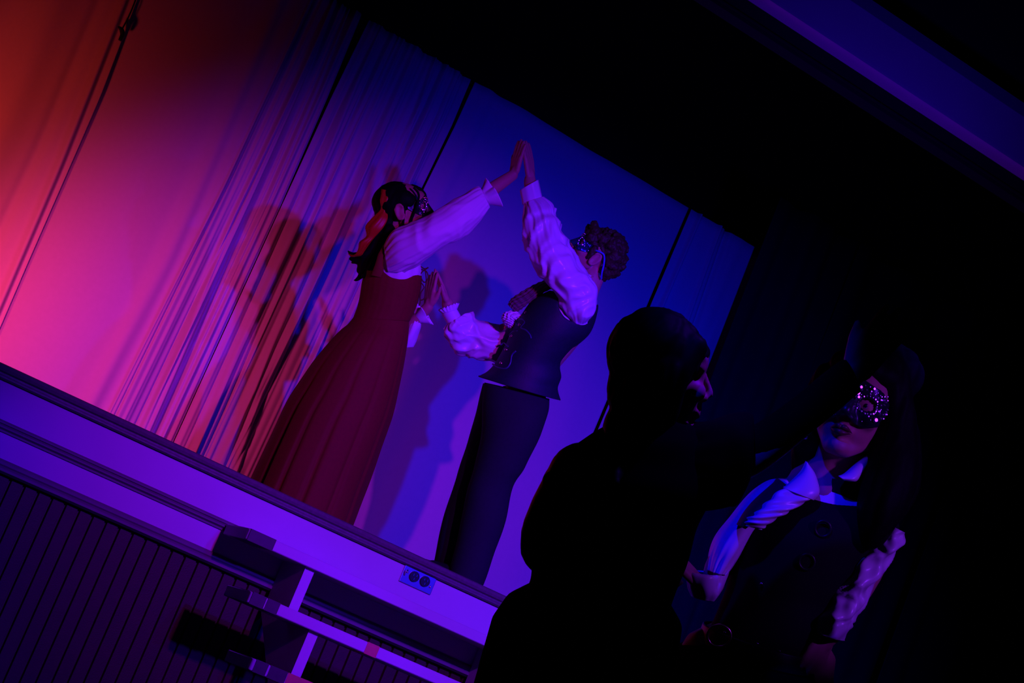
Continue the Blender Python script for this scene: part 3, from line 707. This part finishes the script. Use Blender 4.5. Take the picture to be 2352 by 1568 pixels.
for P in ([(1188, 748), (1186, 738), (1198, 733), (1206, 740), (1197, 752), (1208, 758), (1217, 768), (1220, 777)], [(1185, 806), (1176, 815), (1172, 834), (1162, 846), (1143, 844), (1132, 836)], [(1150, 792), (1158, 788), (1168, 796)], [(1190, 760), (1178, 762), (1170, 770)]):
    bm = bmesh.new(); tube(bm, [on_vest(x, y, .003) for x, y in P], .0042, 8); from_bm('braid_trim', bm, 'navy_braid', ve, True, 'shiny blue braid')
# trousers and shoes
NL = [(1112, 878, 1262, 916, .13, -.02), (1108, 940, 1259, 950, .13, -.06), (1104, 1005, 1238, 1008, .115, -.08), (1089, 1070, 1206, 1073, .10, -.08), (1074, 1118, 1179, 1116, .092, -.08), (1060, 1190, 1161, 1197, .088, -.08), (1042, 1270, 1130, 1290, .088, -.08), (1020, 1345, 1098, 1372, .09, -.08)]
tr = loft(b, NL, 'trousers', 'dark_trousers', boy, wob=.006, wscale=7, seed=1)
loft(b, [(1110, 880, 1240, 910, .12, .04), (1090, 957, 1200, 962, .11, .07), (1069, 1028, 1160, 1032, .10, .08), (1035, 1136, 1118, 1142, .09, .08), (1015, 1200, 1096, 1206, .088, .08), (997, 1290, 1066, 1302, .088, .08), (985, 1335, 1050, 1352, .09, .08)], 'trouser_leg', 'dark_trousers', tr, wob=.005, wscale=7, seed=3)
for dz, (x, y) in ((-.08, (1062, 1352)), (.08, (1020, 1336))):
    B = Blob(); q = b.p(x, y, dz); q.z = ZS + .04; d = -RT; d.z = 0; d.normalize()
    B.chain([(q - d * .04, .042), (q + d * .08, .042), (q + d * .17, .034)]); B.chain([(q, .042), (q + Vector((0, 0, .07)), .042)])
    B.build('shoe', 'black_leather', boy, .007, 2)
# curly hair
B = Blob(); rnd = random.Random(5)
B.ell(bh.w(-.025, 0, .045), bh.f, bh.u, bh.sd, (.100, .086, .084))
for i in range(190):
    a = rnd.uniform(0, 2 * math.pi); z = rnd.uniform(-.75, 1); rr = math.sqrt(1 - z * z); f, s, u = rr * math.cos(a), rr * math.sin(a), z
    if f > .30 and u < .55 and abs(s) < .95: continue
    if u < .05 and f > -.25: continue
    B.ball(bh.w(-.018 + f * .105, s * .088, .034 + u * .102), rnd.uniform(.012, .022))
for i in range(44): B.ball(bh.w(.078 + rnd.uniform(-.024, .020), rnd.uniform(-.06, .065), .072 + rnd.uniform(-.020, .030)), rnd.uniform(.013, .022))
for i in range(36): B.ball(bh.w(.052 + rnd.uniform(-.03, .024), rnd.choice((-1, 1)) * rnd.uniform(.050, .074), .058 + rnd.uniform(-.022, .03)), rnd.uniform(.012, .020))
for i in range(22): B.ball(bh.w(-.068 + rnd.uniform(-.022, .022), rnd.uniform(-.045, .045), -.075 + rnd.uniform(-.035, .03)), rnd.uniform(.013, .020))
for sg in (-1, 1):
    B.chain([(bh.w(.028, sg * .076, .02), .016), (bh.w(.022, sg * .078, -.008), .012), (bh.w(.020, sg * .076, -.028), .006)])
B.build('hair', 'brown_hair', boy, .0048, 1, 'short curly brown hair', disp=lambda c: .006 * noise.noise(c * 75) + .003 * noise.noise(c * 160))

# ------------------------------------------------------------------ person seen from behind, in black, on the hall floor
z = Fig(4.3)
q = z.p(1300, 1500, .05); ZB = Vector((q.x, q.y, 0))
sil = empty('person', ZB, 'person all in black seen from behind, dark hair tied low, arm stretched out', 'person')
zh = Head(z, 1506, 862, (.98, .10, .30), (.12, -.99, 0), 1.10)
def down(fig, x, y, L, dz=0):                         # a point L metres straight below a photograph point
    p = fig.p(x, y, dz); return Vector((p.x, p.y, p.z - L))
B = Blob(); zh.shape(B, back=.080)
B.chain([(z.p(1490, 930), .062), (z.p(1480, 1000), .066), (z.p(1468, 1060, .02), .10)])
B.chain([(z.p(1450, 1080, .02), .11), (z.p(1430, 1200, .02), .125), (z.p(1385, 1350, .02), .12), (z.p(1330, 1500, .03), .135)], 3)
B.chain([(z.p(1330, 1075, .0), .055), (z.p(1580, 1085, .0), .055)])
hipc = z.p(1330, 1500, .03)
for sg in (-1, 1):
    h0 = hipc + RT * (sg * .085); kn = Vector((h0.x + .01, h0.y, h0.z * .53)); an = Vector((h0.x + .01, h0.y, .09))
    B.chain([(h0, .105), (kn, .062), (an, .042)]); B.chain([(an, .04), (an + Vector((.05, .03, -.04)), .034), (an + Vector((.15, .07, -.05)), .028)])
ELB = z.p(1722, 1045, .06)
B.chain([(z.p(1580, 1080, 0), .056), (z.p(1650, 1060, .03), .05), (ELB, .044), (z.p(1850, 950, .05), .038), (z.p(1955, 862, .02), .027)], 4)
B.chain([(z.p(1325, 1080, 0), .056), (z.p(1245, 1262, .02), .046), (z.p(1400, 1335, .14), .040), (z.p(1520, 1352, .15), .027)], 4)
hand(B, z.p(1958, 860, .02), z.v(.62, -.78, 0), z.v(.5, .3, .8), z.v(-.78, -.62, 0), curl=.10, k=1.0, spread=.05, thumb_out=.5)
hand(B, z.p(1520, 1352, .15), z.v(.30, -.22, .90), z.v(.9, .1, -.3), z.v(-.1, -.95, -.2), curl=.10, k=.92, spread=.04, thumb_out=.4)
B.build('body', 'skin', sil, .0055, 3)
zh.eyes(sil)
ZJ = [(1428, 948, 1560, 962, .075, 0), (1400, 972, 1600, 985, .085, 0), (1352, 1000, 1622, 1020, .11, 0), (1288, 1048, 1640, 1070, .135, .01), (1253, 1096, 1640, 1120, .15, .01), (1243, 1140, 1622, 1165, .155, .015), (1233, 1210, 1600, 1214, .152, .02), (1222, 1290, 1577, 1290, .148, .02), (1214, 1340, 1552, 1352, .145, .02), (1182, 1385, 1526, 1428, .15, .02), (1150, 1432, 1506, 1480, .155, .03), (1112, 1512, 1499, 1560, .165, .03), (1080, 1590, 1490, 1650, .175, .03)]
jk = loft(z, ZJ, 'jacket', 'black_cloth', sil, n=90, steps=90, wob=.008, wscale=8, label='black jacket')
loft(z, [(1560, 985, 1560, 1165, .09, .0), (1610, 966, 1612, 1170, .10, .02), (1668, 955, 1660, 1166, .105, .04), (1716, 950, 1692, 1160, .10, .06), (1727, 962, 1713, 1120, .08, .06), (1728, 990, 1718, 1095, .05, .06)], 'sleeve', 'black_cloth', jk, fold=gathers(9, .04), wob=.010, seed=3)
loft(z, [(1700, 985, 1715, 1090, .045, .06), (1745, 972, 1790, 1050, .046, .065), (1830, 910, 1872, 982, .042, .055), (1915, 842, 1950, 916, .040, .035), (1942, 826, 1974, 898, .038, .025)], 'forearm_sleeve', 'black_cloth', jk, wob=.004, caps=False, solid=.004)
loft(z, [(1300, 1040, 1370, 1075, .06, .0), (1262, 1085, 1352, 1130, .07, .0), (1240, 1150, 1325, 1190, .07, .0), (1222, 1230, 1305, 1262, .066, .01), (1205, 1276, 1270, 1310, .06, .03), (1216, 1300, 1262, 1330, .055, .05)], 'sleeve', 'black_cloth', jk, wob=.008, seed=7)
loft(z, [(1290, 1285, 1270, 1360, .05, .08), (1400, 1300, 1395, 1372, .045, .14), (1505, 1322, 1502, 1374, .033, .15)], 'sleeve', 'black_cloth', jk, wob=.006, seed=9)
B = Blob()
for sg in (-1, 1):
    h0 = hipc + RT * (sg * .085); kn = Vector((h0.x + .01, h0.y, h0.z * .53)); an = Vector((h0.x + .01, h0.y, .11))
    B.chain([(h0 + Vector((0, 0, .04)), .118), (kn, .082), (an, .066)], 3)
B.build('trousers', 'black_cloth', sil, .01, 3)
for sg in (-1, 1):
    an = Vector((hipc.x + RT.x * sg * .085 + .01, hipc.y + RT.y * sg * .085, .052))
    B = Blob(); B.chain([(an - Vector((.05, .02, 0)), .047), (an + Vector((.06, .03, -.005)), .046), (an + Vector((.17, .085, -.012)), .037)]); B.build('shoe', 'black_leather', sil, .008, 2)
B = Blob(); k = 1.10
B.ell(zh.w(-.006, 0, .040), zh.f, zh.u, zh.sd, (.092 * k, .086 * k, .088 * k)); B.ell(zh.w(-.032, 0, -.030), zh.f, zh.u, zh.sd, (.055 * k, .074 * k, .085 * k))
B.ell(zh.w(.046, 0, .058), zh.f, zh.u, zh.sd, (.046 * k, .058 * k, .034 * k)); B.ell(zh.w(.070, 0, .046), zh.f, zh.u, zh.sd, (.028 * k, .050 * k, .026 * k))
for sg in (-1, 1):
    B.chain([(zh.w(.046, sg * .064, .062), .026), (zh.w(.024, sg * .078, .015), .020), (zh.w(.0, sg * .080, -.04), .020), (zh.w(-.02, sg * .070, -.10), .022)], 3)
    B.ell(zh.w(-.010, sg * .060, -.022), zh.f, zh.u, zh.sd, (.045 * k, .038 * k, .085 * k))
B.chain([(z.p(1462, 905), .046), (z.p(1450, 940), .044), (z.p(1428, 990, -.03), .04), (z.p(1420, 1060, -.10), .026), (z.p(1412, 1110, -.15), .008)], 4)
hz = B.build('hair', 'black_hair', sil, .006, 2, 'dark hair tied low at the nape', disp=lambda c: .005 * noise.noise(Vector((c.x * 70, c.y * 70, c.z * 14))))
bm = bmesh.new(); c = z.p(1432, 885, -.01)
tube(bm, [c + zh.u * (.034 * math.cos(a * math.pi / 5)) + (zh.sd * .5 - zh.f * .2).normalized() * (.034 * math.sin(a * math.pi / 5)) for a in range(11)], .010, 8)
mat('red_elastic', (.25, .02, .015), .7); from_bm('hair_tie', bm, 'red_elastic', hz, True, 'dull red hair tie')

# ------------------------------------------------------------------ woman with the jewelled mask, on the hall floor at right
m_ = Fig(4.72)
q = m_.p(1700, 1560); MB_ = Vector((q.x, q.y, 0))
wom = empty('person', MB_, 'person in jewelled mask, black vest and white shirt with long dark hair', 'person')
mh = Head(m_, 1964, 944, (-.26, -.24, -.93), (.30, -.95, 0), 1.06)
B = Blob(); mh.shape(B)
B.chain([(m_.p(1952, 1000, .03), .060), (m_.p(1925, 1075, .03), .058), (m_.p(1905, 1125, .03), .085)])
B.chain([(m_.p(1890, 1150, .03), .10), (m_.p(1850, 1260, .03), .125), (m_.p(1780, 1420, .03), .115), (m_.p(1735, 1530, .03), .14)], 3)
B.chain([(m_.p(1800, 1142, .03), .042), (m_.p(2022, 1240, .03), .042)])
mhip = m_.p(1735, 1530, .03)
for sg in (-1, 1):
    h0 = mhip + RT * (sg * .085); kn = Vector((h0.x, h0.y, h0.z * .53)); an = Vector((h0.x, h0.y, .09))
    B.chain([(h0, .10), (kn, .058), (an, .040)]); B.chain([(an, .038), (an + Vector((-.03, -.06, -.045)), .032), (an + Vector((-.05, -.15, -.055)), .027)])
B.chain([(m_.p(1794, 1136, .02), .040), (m_.p(1664, 1280, .0), .034), (m_.p(1634, 1350, -.035), .024), (m_.p(1612, 1340, -.055), .020)], 4)
B.chain([(m_.p(2028, 1240, .02), .036), (m_.p(1975, 1340, -.02), .036), (m_.p(1905, 1455, -.06), .027)], 4)
hand(B, m_.p(1606, 1338, -.06), m_.v(-.62, -.62, -.1), m_.v(-.6, .6, 0), m_.v(.2, -.3, 1), curl=.12, k=.86, spread=.03, thumb_out=.4)
hand(B, m_.p(1903, 1458, -.06), m_.v(-.42, .9, 0), m_.v(-.7, -.3, .5), m_.v(-.5, -.2, -.8), curl=.35, k=.95, thumb_out=.3)
wbody = B.build('body', 'skin', wom, .0055, 3)
mh.eyes(wom); mh.lips(wom); wmask = mh.mask(wom, wbody, 'mask_dark', 'sequin', None, None, 70, 21, peak=.014, low=.012, lamps=[HALL_VIOLET])
bm = bmesh.new(); sphere(bm, m_.p(1850, 1003, -.02), .006, 2); tube(bm, [m_.p(1853, 985, -.02), m_.p(1850, 1000, -.02)], .0015, 6); from_bm('earring', bm, 'silver_metal', wom, True, 'small bright earring')
for f, s_, u, r in ((.112, .012, .020, .0060), (.108, -.004, .014, .0045), (.110, .016, .012, .0038), (.108, .014, .034, .004), (.088, .062, -.020, .0050), (.100, .040, .040, .0034)):
    bm = bmesh.new(); c = mh.w(f, s_, u); n = ((Vector(HALL_VIOLET) - c).normalized() + (CAM - c).normalized()).normalized()  # table aimed between lamp and camera, so the glint is built in
    q4 = n.to_track_quat('Z', 'Y').to_matrix().to_4x4(); q4.translation = c
    bmesh.ops.create_cone(bm, cap_ends=True, segments=9, radius1=r * 1.3, radius2=r * .8, depth=r * .9, matrix=q4)
    from_bm('gemstone', bm, 'sequin', wmask, False, 'large cut stone')
# shirt, sleeves, cuffs, collar
WS = [(1862, 1092, 1978, 1092, .066, .03), (1800, 1112, 2040, 1165, .10, .03), (1750, 1160, 2040, 1240, .125, .03), (1702, 1240, 1985, 1310, .13, .03), (1690, 1330, 1925, 1390, .12, .03), (1665, 1420, 1880, 1480, .12, .03)]
wsh = loft(m_, WS, 'shirt', 'white_satin', wom, wob=.005, n=80)
loft(m_, [(1804, 1098, 1828, 1160, .05, .02), (1768, 1098, 1800, 1172, .062, .01), (1731, 1121, 1765, 1190, .066, .0), (1690, 1166, 1738, 1222, .066, .0), (1661, 1205, 1718, 1250, .068, -.005), (1640, 1240, 1700, 1280, .07, -.01), (1627, 1274, 1684, 1303, .065, -.015), (1621, 1307, 1672, 1318, .05, -.03)], 'sleeve', 'white_satin', wsh, n=90, steps=70, fold=gathers(9, .05, (.4, 1)), wob=.010, wscale=10, seed=11)
loft(m_, [(1590, 1368, 1640, 1378, .030, -.03), (1583, 1352, 1649, 1364, .042, -.04), (1580, 1335, 1648, 1348, .045, -.05), (1577, 1318, 1652, 1326, .044, -.055), (1581, 1312, 1650, 1320, .038, -.055)], 'cuff', 'white_satin', wsh, n=72, caps=False, solid=.004, fold=lambda q, t: .05 * math.sin(q * 7) * (1 - t) + .05 * math.sin(q * 5 + 1) * t)
loft(m_, [(1640, 1300, 1672, 1312, .04, -.02), (1622, 1345, 1655, 1362, .04, -.03), (1598, 1362, 1640, 1380, .034, -.03)], 'forearm_sleeve', 'white_satin', wsh, wob=.006)
loft(m_, [(2046, 1206, 2076, 1222, .04, -.02), (2016, 1225, 2070, 1250, .06, -.02), (1968, 1275, 2030, 1302, .066, -.03), (1935, 1325, 1998, 1352, .062, -.04), (1905, 1376, 1966, 1408, .058, -.05), (1888, 1410, 1948, 1440, .056, -.06), (1872, 1450, 1934, 1468, .048, -.06)], 'sleeve', 'white_satin', wsh, n=96, steps=80, fold=lambda q, t: .10 * math.sin(q * 3 + t * 26) + .05 * math.sin(q * 5 - t * 17), wob=.010, wscale=13, seed=15, crease=.8)
for L in ([(1850, 1058, 1856, 1064, .012, -.05), (1838, 1082, 1872, 1088, .02, -.07), (1812, 1108, 1882, 1128, .022, -.09), (1798, 1120, 1868, 1148, .02, -.10)], [(1992, 1046, 1998, 1052, .012, -.04), (1966, 1064, 1986, 1078, .02, -.06), (1940, 1086, 1968, 1104, .022, -.08), (1925, 1092, 1940, 1104, .014, -.09)]):
    loft(m_, L, 'collar', 'white_satin', wsh, n=28, wob=.003, seed=2)
PL = [(1800, 1116, 1876, 1138, .014, -.10), (1770, 1148, 1830, 1164, .018, -.115), (1738, 1176, 1790, 1186, .020, -.125), (1716, 1192, 1758, 1209, .018, -.125), (1709, 1206, 1748, 1216, .012, -.12)]
loft(m_, PL, 'shirt_front', 'white_satin', wsh, n=48, steps=50, fold=lambda q, t: .10 * math.sin(t * 34 + q * 3), wob=.006, wscale=22, label='ruffled shirt front')
WV = [(1866, 1094, 1992, 1098, .082, .03), (1796, 1118, 2045, 1172, .098, .03), (1738, 1152, 2060, 1222, .13, .03), (1694, 1205, 2010, 1285, .145, .03), (1678, 1290, 1955, 1352, .14, .03), (1672, 1345, 1910, 1412, .13, .03), (1644, 1420, 1884, 1486, .13, .03), (1616, 1470, 1880, 1545, .145, .03)]
wv = loft(m_, WV, 'vest', 'black_vest', wom, n=90, wob=.003, caps=False, solid=.006, label='fitted black vest')
for x, y in ((1890, 1214), (1853, 1290)):
    bm = bmesh.new(); dzv = surf(WV, x, y, .006); c = m_.p(x, y, dzv)
    tube(bm, [c + RT * (.017 * math.cos(a * math.pi / 6)) + DN * (.017 * math.sin(a * math.pi / 6)) for a in range(13)], .0035, 8); from_bm('button', bm, 'black_leather', wv, True, 'large round dark button')
loft(m_, [(1786, 1098, 1812, 1120, .05, -.01), (1745, 1135, 1778, 1158, .06, -.05), (1712, 1172, 1738, 1192, .05, -.08), (1692, 1204, 1712, 1214, .03, -.09)], 'shoulder_strap', 'navy_vest', wv, label='dark shiny shoulder of the vest')
WK = [(1612, 1462, 1882, 1540, .15, .03), (1560, 1482, 1888, 1585, .19, .03), (1508, 1508, 1905, 1640, .24, .03), (1475, 1570, 1930, 1740, .28, .03), (1425, 1720, 1930, 1910, .32, .04), (1335, 1960, 1860, 2150, .36, .05), (1300, 2070, 1820, 2290, .38, .05)]
loft(m_, WK, 'skirt', 'black_cloth', wom, n=120, steps=50, fold=pleats(18, .05, 4), label='wide black skirt')
bt = loft(m_, [(1618, 1432, 1882, 1505, .148, .03), (1602, 1474, 1880, 1548, .158, .03)], 'belt', 'black_leather', wom, caps=False, solid=.006)
BT = [(1618, 1432, 1882, 1505, .148, .03), (1602, 1474, 1880, 1548, .158, .03)]
bm = bmesh.new(); c = m_.p(1652, 1460, surf(BT, 1652, 1460, .01))
tube(bm, [c + RT * (.026 * math.cos(a * math.pi / 8)) + DN * (.024 * math.sin(a * math.pi / 8)) for a in range(17)], .0035, 8); from_bm('buckle', bm, 'pink_metal', bt, True, 'round copper belt buckle')
for x, y in ((1660, 1438), (1665, 1452), (1740, 1478), (1790, 1495)):
    bm = bmesh.new(); sphere(bm, m_.p(x, y, surf(BT, x, y, .006)), .0032, 2); from_bm('stud', bm, 'silver_metal', bt)
bm = bmesh.new(); sphere(bm, m_.p(1749, 1340, surf(WV, 1749, 1340, .004)), .0035, 2); from_bm('stud', bm, 'silver_metal', wv)
# hair
B = Blob(); k = 1.06
B.ell(mh.w(-.035, 0, .045), mh.f, mh.u, mh.sd, (.095 * k, .092 * k, .095 * k)); B.ell(mh.w(.0, 0, .085), mh.f, mh.u, mh.sd, (.082 * k, .086 * k, .05 * k))
B.ell(mh.w(-.045, .02, .11), mh.f, mh.u, mh.sd, (.07 * k, .09 * k, .07 * k))
B.chain([(m_.p(2030, 850, .0), .055), (m_.p(2052, 930, -.01), .048), (m_.p(2054, 1010, -.03), .052), (m_.p(2045, 1090, -.06), .060), (m_.p(2025, 1160, -.09), .055), (m_.p(2010, 1215, -.10), .038), (m_.p(1998, 1255, -.10), .012)], 5)
B.chain([(m_.p(2040, 880, .05), .05), (m_.p(2075, 1000, .03), .036), (m_.p(2085, 1090, .0), .032), (m_.p(2075, 1150, -.02), .024), (m_.p(2060, 1190, -.03), .010)], 4)
B.chain([(m_.p(1905, 870, .05), .04), (m_.p(1872, 950, .08), .04), (m_.p(1858, 1030, .10), .04), (m_.p(1850, 1100, .12), .03)], 4)
B.build('hair', 'black_hair', wom, .006, 2, 'long dark loose hair', disp=lambda c: .005 * noise.noise(Vector((c.x * 55, c.y * 55, c.z * 9))))
